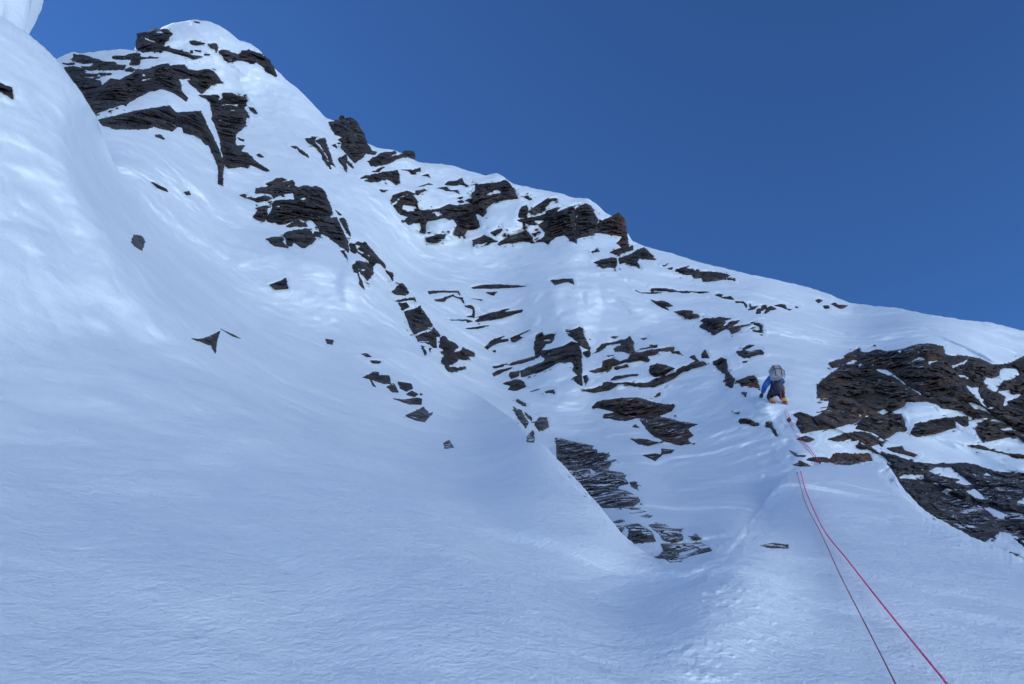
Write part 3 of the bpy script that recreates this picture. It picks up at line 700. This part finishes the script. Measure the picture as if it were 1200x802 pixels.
# ------------------------------------------------------------------ snow meshes
def grid_faces(nr, nc, keep=None):
    i = np.arange(nr*nc).reshape(nr, nc); f = np.stack([i[:-1, :-1], i[1:, :-1], i[1:, 1:], i[:-1, 1:]], -1)
    if keep is not None: f = f[keep[:-1, :-1] & keep[1:, :-1] & keep[1:, 1:] & keep[:-1, 1:]]
    return f.reshape(-1, 4)
def sheet(name, cols, top, bottom, nrows, R, back, pushB=False):
    t = np.linspace(0, 1, nrows)[:, None]; x = np.broadcast_to(cols[None], (nrows, len(cols))).copy()
    tp = top(cols)[None]; bt = bottom(cols)[None]; y = tp+(bt-tp)*t
    D = samp(R, x, y)
    if pushB:
        D = D*(1+np.clip(y-yA(x), 0, 60)*.9/F + ss(0, 2, y-yA(x))*.6/F)
    P = unproj(x, y, D)
    # carry the surface on beyond both sides of the picture
    for side in (0, -1):
        e = P[:, side]; g = e-P[:, 12 if side == 0 else -13]; g = g.mean(0); g = np.array([g[0], g[1]*.6, g[2]*.6]); g /= np.linalg.norm(g)
        ex = [e+g*k for k in (1.5, 4, 9, 18, 34)]; ex = np.stack(ex if side else ex[::-1], 1)
        P = np.concatenate([P, ex] if side else [ex, P], 1)
    # the far side: the surface turns over the crest and falls away
    rows = []
    for k, (dd, dy) in enumerate(back):
        e = P[0].copy(); dirv = e/np.linalg.norm(e, axis=-1, keepdims=True)
        e = e + dirv*dd; e[:, 2] -= dy; rows.append(e)
    P = np.concatenate([np.stack(rows[::-1]), P], 0)
    o = make_mesh(name, P.reshape(-1, 3), grid_faces(P.shape[0], P.shape[1]), SNOW)
    return o
ob = sheet('mountain_face', np.arange(-66, 1267, 1.12), yR, lambda x: np.minimum(yA(x)+60, 760), 500, DBs,
     [(.5, .12), (1.2, .6), (2.5, 2.2), (6, 8), (14, 22), (30, 60)], pushB=True)
tag(ob, None, None, kind='structure')
oa = sheet('snow_slope', np.arange(-66, 1267, 1.3), yA, lambda x: 0*x+839., 470, DAs,
     [(.15, .05), (.5, .3), (1.2, 1.0), (3.0, 3.0), (6, 7)])
tag(oa, None, None, kind='structure')
# unseen snow ground added far below to bounce fill light, out to the horizon
n = 90; r = np.geomspace(6, 9000, n); th = np.linspace(0, 2*math.pi, 121)
rr, tt = np.meshgrid(r, th, indexing='ij'); V = np.stack([rr*np.cos(tt), rr*np.sin(tt)-25, -14-110*ss(0, 400, rr)-60*ss(400, 3000, rr)+0*rr], -1)
V[..., 2] += ss(50, 900, rr)*22*noise(V*np.array([1, 1, 0]), 260, 9)
# sunlit snow range added behind the camera, unseen, as frontal fill for the face
back_ = np.clip(-np.sin(tt-.7), 0, 1)**.8
V[..., 2] += back_*ss(260, 900, rr)*(470+120*noise(V*np.array([1, 1, 0]), 330, 10)+50*noise(V*np.array([1, 1, 0]), 120, 11))
V = np.concatenate([np.broadcast_to([0, -25., -14.], (1, 121, 3)), V], 0)
og = make_mesh('fill_ground', V.reshape(-1, 3), grid_faces(n+1, 121), SNOW); tag(og, None, None, kind='structure')

# shoulder edge shows top left; the unseen rest is raised to block the sun
tops = [(-260,50,230),(-160,50,190),(-95,46,140),(-60,38,98),(-42,33,66)]+[tuple(pt(*p)) for p in ((62,-60,50),(40,-45,62),(-30,-80,80),(-120,-150,104))]
bots = [(-240,0,-20),(-140,-5,-20),(-80,-5,-15),(-50,0,-5),(-34,8,0)]+[tuple(pt(*p)) for p in ((22,112,44),(-10,112,58),(-50,110,75),(-120,150,90))]
ks = np.linspace(0, 8, 200); tops = np.array([[np.interp(k, range(9), [t[c] for t in tops]) for c in range(3)] for k in ks]); bots = np.array([[np.interp(k, range(9), [t[c] for t in bots]) for c in range(3)] for k in ks])
def rsm(A_, n):
    for _ in range(n): A_[1:-1] = (A_[:-2]+2*A_[1:-1]+A_[2:])/4
    return A_
tops = rsm(tops, 6); bots = rsm(bots, 6); tz = np.linspace(0, 1, 120)[:, None, None]
V = bots[None]*(1-tz)+tops[None]*tz; drop = V[0].copy(); drop[:, 2] = -30; V = np.concatenate([drop[None], V], 0); V[1:, :, 1] += np.sin(tz[..., 0]*3.1)*-1.0
rr_ = .9*noise(V, 14, 51)+.8*noise(V, (3, 3, 9), 52)+.3*noise(V, (1.1, 1.1, 4), 53); V[..., 1] += rr_; V[..., 0] += .8*rr_+.35*noise(V, (1.5, 1.5, 2.5), 54); back = V[-1].copy(); back[:, 1] += 25; back[:, 0] -= 30; back[:, 2] += 2
V = np.concatenate([V, back[None]], 0)
osd = make_mesh('shoulder_sun_block', V.reshape(-1, 3), grid_faces(122, 200), SNOW); tag(osd, None, None, kind='structure')

# ------------------------------------------------------------------ rock meshes
def voro(a, b, seed):
    ia = np.floor(a).astype(np.int64); ib = np.floor(b).astype(np.int64)
    best = np.full(a.shape, 1e9); h = np.zeros(a.shape); tn = np.zeros(a.shape); z = np.zeros_like(ia)
    for da_ in (-1, 0, 1):
        for db_ in (-1, 0, 1):
            ca = ia+da_; cb = ib+db_
            fa = ca+.5+.46*_h(ca, cb, z, seed); fb = cb+.5+.46*_h(ca, cb, z+1, seed)
            d = (a-fa)**2+(b-fb)**2*1.0 + np.abs(a-fa)*.3
            r1 = _h(ca, cb, z+2, seed); t1 = _h(ca, cb, z+3, seed); t2 = _h(ca, cb, z+4, seed)
            v = r1*.7+(a-fa)*t1*1.3+(b-fb)*(t2*.8-.8)
            m = d < best; best = np.where(m, d, best); h = np.where(m, v, h); tn = np.where(m, t2, tn)
    return h, tn
RM = dict(far=ROCK_FAR, near=ROCK_NEAR, grey=ROCK_GREY, grey2=ROCK_GREY)
RM['rust'] = rock_material('rock_rusty', (.017, .0135, .013), (.052, .036, .030), (.13, .050, .028), .54, .9)
RM['grey2'] = rock_material('rock_slate', (.015, .014, .0155), (.040, .038, .041), (.055, .040, .030), .66, .9)
def boundary_skirt(P, Fc, back):
    e = np.concatenate([Fc[:, [0, 1]], Fc[:, [1, 2]], Fc[:, [2, 3]], Fc[:, [3, 0]]]); k = np.sort(e, 1); key = k[:, 0].astype(np.int64)*len(P)+k[:, 1]
    _, idx, cnt = np.unique(key, return_index=True, return_counts=True); be = e[idx[cnt == 1]]
    vs = np.unique(be); mp = -np.ones(len(P), int); mp[vs] = np.arange(len(vs))+len(P)
    q = P[vs]; cen = P.mean(0); q = q+q/np.linalg.norm(q, axis=1, keepdims=True)*back; q = q+(cen-q)*.06
    return np.concatenate([P, q]), np.concatenate([Fc, np.stack([be[:, 1], be[:, 0], mp[be[:, 0]], mp[be[:, 1]]], 1)])
for ri, (lab, mt, bs, rl, pl, (x0, y0, x1, y1)) in enumerate(PARSED):
    st = .62 if (x1-x0)*(y1-y0) < 22000 else .72
    xs = np.arange(x0, x1+st, st); ys = np.arange(y0, y1+st, st); x, y = np.meshgrid(xs, ys)
    behind = mt in ('grey', 'grey2') and x0 > 640          # these run on behind the near snow edge
    D = samp(DB, x, y) if (behind or (x1 < 300 and lab.startswith(('blocky', 'flat layered', 'large slanting', 'long overh')))) else comb(x, y)
    m = mask(pl, *wob(x, y, D, wk(bs))); m = ragged(m, x, y, D, wk(bs))
    inc = D.mean()/F; P = unproj(x, y, D)/inc
    wrp = noise(P, 45, 31)*3; a = P@TD+wrp; b = P@SDn+wrp*.6+noise(P, 14, 33)*.6
    L = 26*bs
    f1, c1 = voro(a/L, b/(L*.55), 40+ri); f2, c2 = voro(a/(L*.42)+7, b/(L*.27), 80+ri); f3, c3 = voro(a/(L*.2)+3, b/(L*.08), 120+ri)
    f = 1.1*f1+.42*f2+.05*f3; tone = .5+.25*c1+.17*c2+.10*c3
    f = (f+.85)*12.5*rl
    off = np.where(m > 0, np.minimum(m*2.4, 1.5*rl+.8)+np.minimum(np.maximum(f, 0), m*1.9), m*3.0)
    off += np.where(m > 0, .28*noise(P, 2.2, 34)*ss(0, 3, m), 0)
    keep = m > -.55
    V = unproj(x, y, D*(1-off/F)); Fc = grid_faces(len(ys), len(xs), keep)
    if len(Fc) == 0: print('EMPTY', lab); continue
    u, inv = np.unique(Fc, return_inverse=True); V = V.reshape(-1, 3)[u]; Fc = inv.reshape(-1, 4)
    tone = tone.ravel()[u]; n0_ = len(V)
    V, Fc = boundary_skirt(V, Fc, max(.4, inc*12))
    big = (x1-x0)*(y1-y0)
    nm = 'rock_outcrop' if big > 900 else ('rock_chip' if big < 260 else 'small_rock')
    if lab.startswith('dark angular boulder'): nm = 'boulder'
    og_ = V.mean(0); o = make_mesh(nm, V-og_, Fc, RM[mt]); o.location = og_
    if len(o.data.vertices) == len(V):
        at_ = o.data.attributes.new('stone', 'FLOAT', 'POINT'); at_.data.foreach_set('value', np.r_[tone, np.full(len(V)-n0_, .5)].astype(np.float32))
    tag(o, lab, 'boulder' if nm == 'boulder' else 'rock outcrop' if big > 900 else 'rock', 'rock outcrops showing through the snow')

# ------------------------------------------------------------------ the climber, seen from below and behind
def tube(name, pts, rad, m, parent=None, n=8, cap=True):
    pts = [Vector(p) for p in pts]; k = len(pts); rad = rad if hasattr(rad, '__len__') else [rad]*k; V = []; up = Vector((0.13, .3, 1)).normalized()
    for i, p in enumerate(pts):
        t = (pts[min(i+1, k-1)]-pts[max(i-1, 0)]).normalized(); u = t.cross(up).normalized(); v = t.cross(u)
        for j in range(n):
            a = 2*math.pi*j/n; V.append(p+(u*math.cos(a)+v*math.sin(a))*rad[i])
    Fc = [[i*n+j, i*n+(j+1) % n, (i+1)*n+(j+1) % n, (i+1)*n+j] for i in range(k-1) for j in range(n)]
    return make_mesh(name, np.array(V), np.array(Fc), m, parent)
def skin(name, verts, edges, radii, m, parent, sub=2):
    me = bpy.data.meshes.new(name); me.from_pydata([Vector(v) for v in verts], edges, []); o = bpy.data.objects.new(name, me); S.collection.objects.link(o)
    md = o.modifiers.new('skin', 'SKIN'); md.use_smooth_shade = True
    for sv, r in zip(me.skin_vertices[0].data, radii): sv.radius = (r, r) if not isinstance(r, tuple) else r
    me.skin_vertices[0].data[0].use_root = True
    s = o.modifiers.new('sub', 'SUBSURF'); s.levels = s.render_levels = sub
    dg = bpy.context.evaluated_depsgraph_get(); ev = o.evaluated_get(dg); nm = bpy.data.meshes.new_from_object(ev); o.modifiers.clear(); o.data = nm
    for p in nm.polygons: p.use_smooth = True
    nm.materials.clear(); nm.materials.append(m); o.parent = parent; return o
def lump(name, c, rx, ry, rz, m, parent, rough=.12, seed=0, sq=2.6, rot=(0, 0, 0), n=28):
    """a soft rounded-box body (superellipsoid) with uneven, stuffed-fabric surface"""
    th = np.linspace(-math.pi/2, math.pi/2, n); ph = np.linspace(0, 2*math.pi, 2*n); T_, Pp = np.meshgrid(th, ph, indexing='ij')
    f = lambda w_: np.sign(w_)*np.abs(w_)**(2/sq)
    V = np.stack([f(np.cos(T_))*f(np.cos(Pp)), f(np.cos(T_))*f(np.sin(Pp)), f(np.sin(T_))], -1)
    V = V*(1+rough*noise(V+seed*3.1, .8, seed)+rough*.5*noise(V+seed, .35, seed+1))[..., None]*np.array([rx, ry, rz])
    from mathutils import Euler
    R_ = np.array(Euler(rot).to_matrix()); V = V@R_.T + np.array(c)
    return make_mesh(name, V.reshape(-1, 3), grid_faces(n, 2*n), m, parent)
DCl = float(samp(DBs, np.array([[911.]]), np.array([[466.]]))[0, 0]) - .62      # how far he is: just off the snow he kicks into
M_BLUE = plain('jacket_blue', (.012, .085, .36), .55, .01, 25); M_NAVY = plain('trousers_navy', (.010, .013, .040), .6, .01, 25)
M_PACK = plain('pack_grey', (.27, .28, .31), .6, .012, 14); M_BLACK = plain('strap_black', (.012, .012, .016), .6)
M_BOOT = plain('boot_rust', (.16, .035, .014), .5); M_YEL = plain('gaiter_yellow', (.52, .34, .05), .6); M_TAN = plain('boot_tan', (.40, .22, .10), .6)
M_STEEL = plain('crampon_steel', (.12, .11, .12), .35, metal=.8); M_SKIN = plain('skin', (.45, .26, .18), .6); M_HELM = plain('helmet_white', (.62, .64, .68), .35)
M_ORANGE = plain('crampon_orange', (.42, .10, .025), .5); M_GLOVE = plain('glove_dark', (.03, .03, .03), .7); M_GEAR = plain('sling_green', (.22, .24, .07), .6)
q = lambda x, y, d=0.: pt(x, y+2.6, DCl+d)
per = bpy.data.objects.new('person', None); S.collection.objects.link(per); base = q(912, 470); per.location = base
tag(per, 'climber in a blue jacket and dark trousers on the snow left of the big crag', 'person')
J = dict(pel=(910.5,454,0), spi=(910,448,-.02), che=(909.7,441,.05), nek=(909.8,435.5,.14), hed=(910.2,430.5,.20), shL=(903.8,440,.04), elL=(896.5,449.5,-.02), haL=(893.6,458.5,.16),
 shR=(915.0,440.5,.06), elR=(917.5,446.5,.20), haR=(915,439,.36), hpL=(906.8,456.5,0), knL=(900.8,463.5,.10), anL=(905.6,467.5,-.12), hpR=(914,456.5,0), knR=(916.2,462.6,.10), anR=(919.4,467.2,-.10))
JP = {k: q(*v)-base for k, v in J.items()}; names = list(JP)
def sk(name, chain, rad, m, sub=2):
    idx = {}; vs = []; rs = []
    for k, r in rad.items(): idx[k] = len(vs); vs.append(JP[k]); rs.append(r)
    return skin(name, vs, [(idx[a], idx[b]) for a, b in chain], rs, m, per, sub)
ED = [('pel','spi'),('spi','che'),('che','nek'),('nek','hed'),('che','shL'),('shL','elL'),('elL','haL'),('che','shR'),('shR','elR'),('elR','haR'),('pel','hpL'),('hpL','knL'),('knL','anL'),('pel','hpR'),('hpR','knR'),('knR','anR')]
sk('body', ED, dict(pel=.13, spi=.12, che=.135, nek=.055, hed=.095, shL=.06, elL=.045, haL=.03, shR=.06, elR=.045, haR=.03, hpL=.09, knL=.06, anL=.045, hpR=.09, knR=.06, anR=.045), M_SKIN)
sk('trousers', [('che','spi'),('spi','pel'),('pel','hpL'),('hpL','knL'),('knL','anL'),('pel','hpR'),('hpR','knR'),('knR','anR')], dict(che=.185, spi=.18, pel=.18, hpL=.12, knL=.095, anL=.07, hpR=.12, knR=.095, anR=.07), M_NAVY)
sk('jacket', [('pel','spi'),('spi','che'),('che','nek'),('che','shL'),('shL','elL'),('elL','haL'),('che','shR'),('shR','elR'),('elR','haR')], dict(pel=.135, spi=.150, che=.165, nek=.075, shL=.105, elL=.088, haL=.055, shR=.085, elR=.070, haR=.05), M_BLUE)
hb = JP['hed']; hel = lump('helmet', hb+Vector((0, 0, .03)), .125, .15, .115, M_HELM, per, .02, 3, 2.2)
lump('helmet_rim', hb+Vector((0, -.01, -.02)), .132, .155, .03, M_BLACK, hel, .01, 4, 2.2)
# harness: waist belt, two leg loops, gear
def ring(name, c, ax, rx, rr, m, par, n=20):
    ax = Vector(ax).normalized(); u = ax.cross(Vector((0, 1, 0.1))).normalized(); v = ax.cross(u)
    return tube(name, [c+(u*math.cos(a)*rx[0]+v*math.sin(a)*rx[1]) for a in np.linspace(0, 2*math.pi, n)], rr, m, par, 6)
har = ring('harness', JP['pel']+Vector((0, 0, .05)), (0, .3, 1), (.165, .15), .022, M_BLACK, per)
for h_, k_ in (('hpL', 'knL'), ('hpR', 'knR')): ring('leg_loop', JP[h_]*.75+JP[k_]*.25, JP[k_]-JP[h_], (.12, .12), .016, M_BLACK, har)
for dx, dz, mm_ in ((.165, -.02, M_GEAR), (.18, -.06, M_YEL), (.15, -.09, M_STEEL), (-.15, -.05, M_STEEL), (.19, -.01, M_GEAR)):
    tube('quickdraw', [JP['pel']+Vector((dx, -.04, dz+.1)), JP['pel']+Vector((dx*1.06, -.06, dz+.02)), JP['pel']+Vector((dx*1.0, -.05, dz-.06))], [.012, .018, .011], mm_, har, 6)
# boots with gaiters and crampons; the toes point into the slope
for k_, gm, bm_ in (('anL', M_TAN, M_BOOT), ('anR', M_YEL, M_BOOT)):
    a = JP[k_]; toe = a+Vector((.05, .10, -.20)); heel = a+Vector((-.01, -.07, -.10))
    bt = skin('boot', [a+Vector((0, 0, .03)), a+Vector((0, 0, -.07)), heel, a+Vector((.02, .03, -.14)), toe], [(0, 1), (1, 2), (1, 3), (3, 4)], [.055, .060, .052, .054, .046], bm_, per)
    tube('gaiter', [a+Vector((-.01, 0, .07)), a+Vector((0, 0, .02)), a+Vector((0, .0, -.035))], [.072, .078, .070], gm, bt, 12)
    cr = tube('crampon', [heel+Vector((-.04, 0, -.055)), toe+Vector((-.035, 0, -.05)), toe+Vector((.035, 0, -.05)), heel+Vector((.04, 0, -.055)), heel+Vector((-.04, 0, -.055))], .009, M_ORANGE, bt, 6)
    for sx_ in (-.035, .035):
        for fy in (0, .33, .66, 1.0):
            p_ = heel.lerp(toe, fy)+Vector((sx_, 0, -.055)); tube('spike', [p_, p_+Vector((0, .02 if fy < 1 else .06, -.045))], [.008, .002], M_STEEL, cr, 5)
# gloves: palm, four curled fingers and a thumb, pressed into the snow
for k_, e_, m_ in (('haL', 'elL', M_GLOVE), ('haR', 'elR', M_GLOVE)):
    h = JP[k_]; d = (h-JP[e_]).normalized(); si = d.cross(Vector((0, 1, 0))).normalized(); fw = Vector((0, 1, 0))
    vs = [h, h+d*.05, h+d*.09]; es = [(0, 1), (1, 2)]; rs = [.035, .042, .04]
    for i, (o_, L_) in enumerate(((-.036, .065), (-.012, .078), (.012, .074), (.036, .058))):
        b_ = len(vs); vs += [h+d*.10+si*o_, h+d*(.10+L_*.5)+si*o_*1.1+fw*.015, h+d*(.10+L_*.75)+si*o_*1.1+fw*.05]; rs += [.013, .012, .010]; es += [(2, b_), (b_, b_+1), (b_+1, b_+2)]
    b_ = len(vs); vs += [h+d*.04-si*.05+fw*.01, h+d*.075-si*.065+fw*.035]; rs += [.014, .012]; es += [(1, b_), (b_, b_+1)]
    skin('glove', vs, es, rs, m_, per, 1)
# rucksack on his back
bp = bpy.data.objects.new('backpack', None); S.collection.objects.link(bp); bc = q(910.2, 436, -.22); bp.location = bc
tag(bp, 'pale grey climbing rucksack with black straps on the back of the climber', 'backpack')
lump('pack_body', (0, 0, .0), (.20), .15, .19, M_PACK, bp, .2, 11, 2.4, (-.25, .05, .0))
lid = lump('pack_lid', (.0, .02, .17), .165, .14, .07, M_PACK, bp, .10, 15, 2.6, (-.2, 0, .1))
for x_ in (-.09, .075): tube('strap', [(x_, -.16, -.13), (x_*1.05, -.175, .0), (x_*1.1, -.155, .13), (x_*1.05, -.09, .235), (x_*.9, .02, .255)], .012, M_BLACK, bp, 6)
tube('strap', [(-.17, -.1, .07), (-.08, -.168, .075), (.05, -.170, .085), (.16, -.12, .08)], .009, M_BLACK, bp, 6)
tube('haul_loop', [(-.03, .06, .24), (-.03, .05, .275), (.03, .05, .275), (.03, .06, .24)], .008, M_BLACK, bp, 6)
tube('tool_loop', [(.14, -.10, .12), (.19, -.11, .05), (.185, -.10, -.10), (.17, -.08, -.17)], .010, M_BLACK, bp, 6)

# ------------------------------------------------------------------ the two ropes down from his harness
def rope_mat(name, col, col2):
    m, t, b = mat(name); b.inputs['Roughness'].default_value = .6
    tc = N(t, 'ShaderNodeTexCoord'); n_ = N(t, 'ShaderNodeTexNoise', Scale=55.0, Detail=2.0); t.links.new(tc.outputs['Object'], n_.inputs['Vector'])
    cr = N(t, 'ShaderNodeValToRGB'); e = cr.color_ramp.elements; e[0].color = (*col, 1); e[1].color = (*col2, 1); e[0].position = .42; e[1].position = .6
    t.links.new(n_.outputs[0], cr.inputs[0]); t.links.new(cr.outputs[0], b.inputs['Base Color']); return m
def sn(x, y, R): return float(samp(R, np.array([[float(x)]]), np.array([[float(y)]]))[0, 0])
def catmull(P_, n=14):
    out = []; P_ = [P_[0]]+P_+[P_[-1]]
    for i in range(1, len(P_)-2):
        a, b, c, d = P_[i-1:i+3]
        for t in np.linspace(0, 1, n, endpoint=False):
            out.append(.5*((2*b)+(c-a)*t+(2*a-5*b+4*c-d)*t*t+(-a+3*b-3*c+d)*t**3))
    return out+[P_[-2]]
def rope(name, label, upper, crest, lower, rad, m):
    P_ = [base+JP['pel']+Vector((.04, -.16, -.02))]+[base+Vector((.04+.02*rad*100, -.15, -.05))]
    P_ += [pt(x, y, sn(x, y, DBs)-h) for x, y, h in upper]
    P_ += [pt(x, y, D) for x, y, D in crest+lower]
    pts = catmull([Vector(p) for p in P_]); return tag(tube(name, pts, rad, m, None, 8), label, 'rope', 'ropes hanging from the climber')
def hs(seq):
    c = catmull([Vector(p) for p in seq], 6); return [(p.x, p.y, min(sn(p.x+i, p.y+j, DAs) for i in (-3, 0, 3) for j in (-3, 0, 3))-p.z) for p in c]
rope('climbing_rope', 'bright pink-red rope curving down over the snow, the right of the two ropes', [(922.5,483,.1),(928.5,497,.08),(937,513,.08),(948,525,.08),(958,540,.1)],
 [(953,552,sn(934,553,DAs)+1.8),(944,560,sn(934,553,DAs)+.9)], hs([(938.2,552.5,.03),(946,580,.06),(966,622,.08),(992,655,.09),(1024,696,.14),(1061,742,.16),(1111,803,.3)])+[(1160,850,3.0),(1210,930,2.0)], .0068, rope_mat('rope_red', (.80, .03, .14), (.90, .14, .28)))
rope('climbing_rope', 'thinner dark red rope hanging straighter down to the left of the pink-red rope', [(920.5,485,.1),(927,499,.08),(935,514,.08),(945.5,526,.08),(955,540,.1)],
 [(950,552,sn(934,553,DAs)+1.7),(940,561,sn(934,553,DAs)+.9)], hs([(934.0,553.5,.02),(944,590,.06),(962,625,.08),(985,675,.10),(1008,720,.12),(1030,763,.12),(1050,803,.15)])+[(1070,850,3.0),(1100,940,2.0)], .0046, rope_mat('rope_dark', (.25, .03, .07), (.45, .08, .13)))
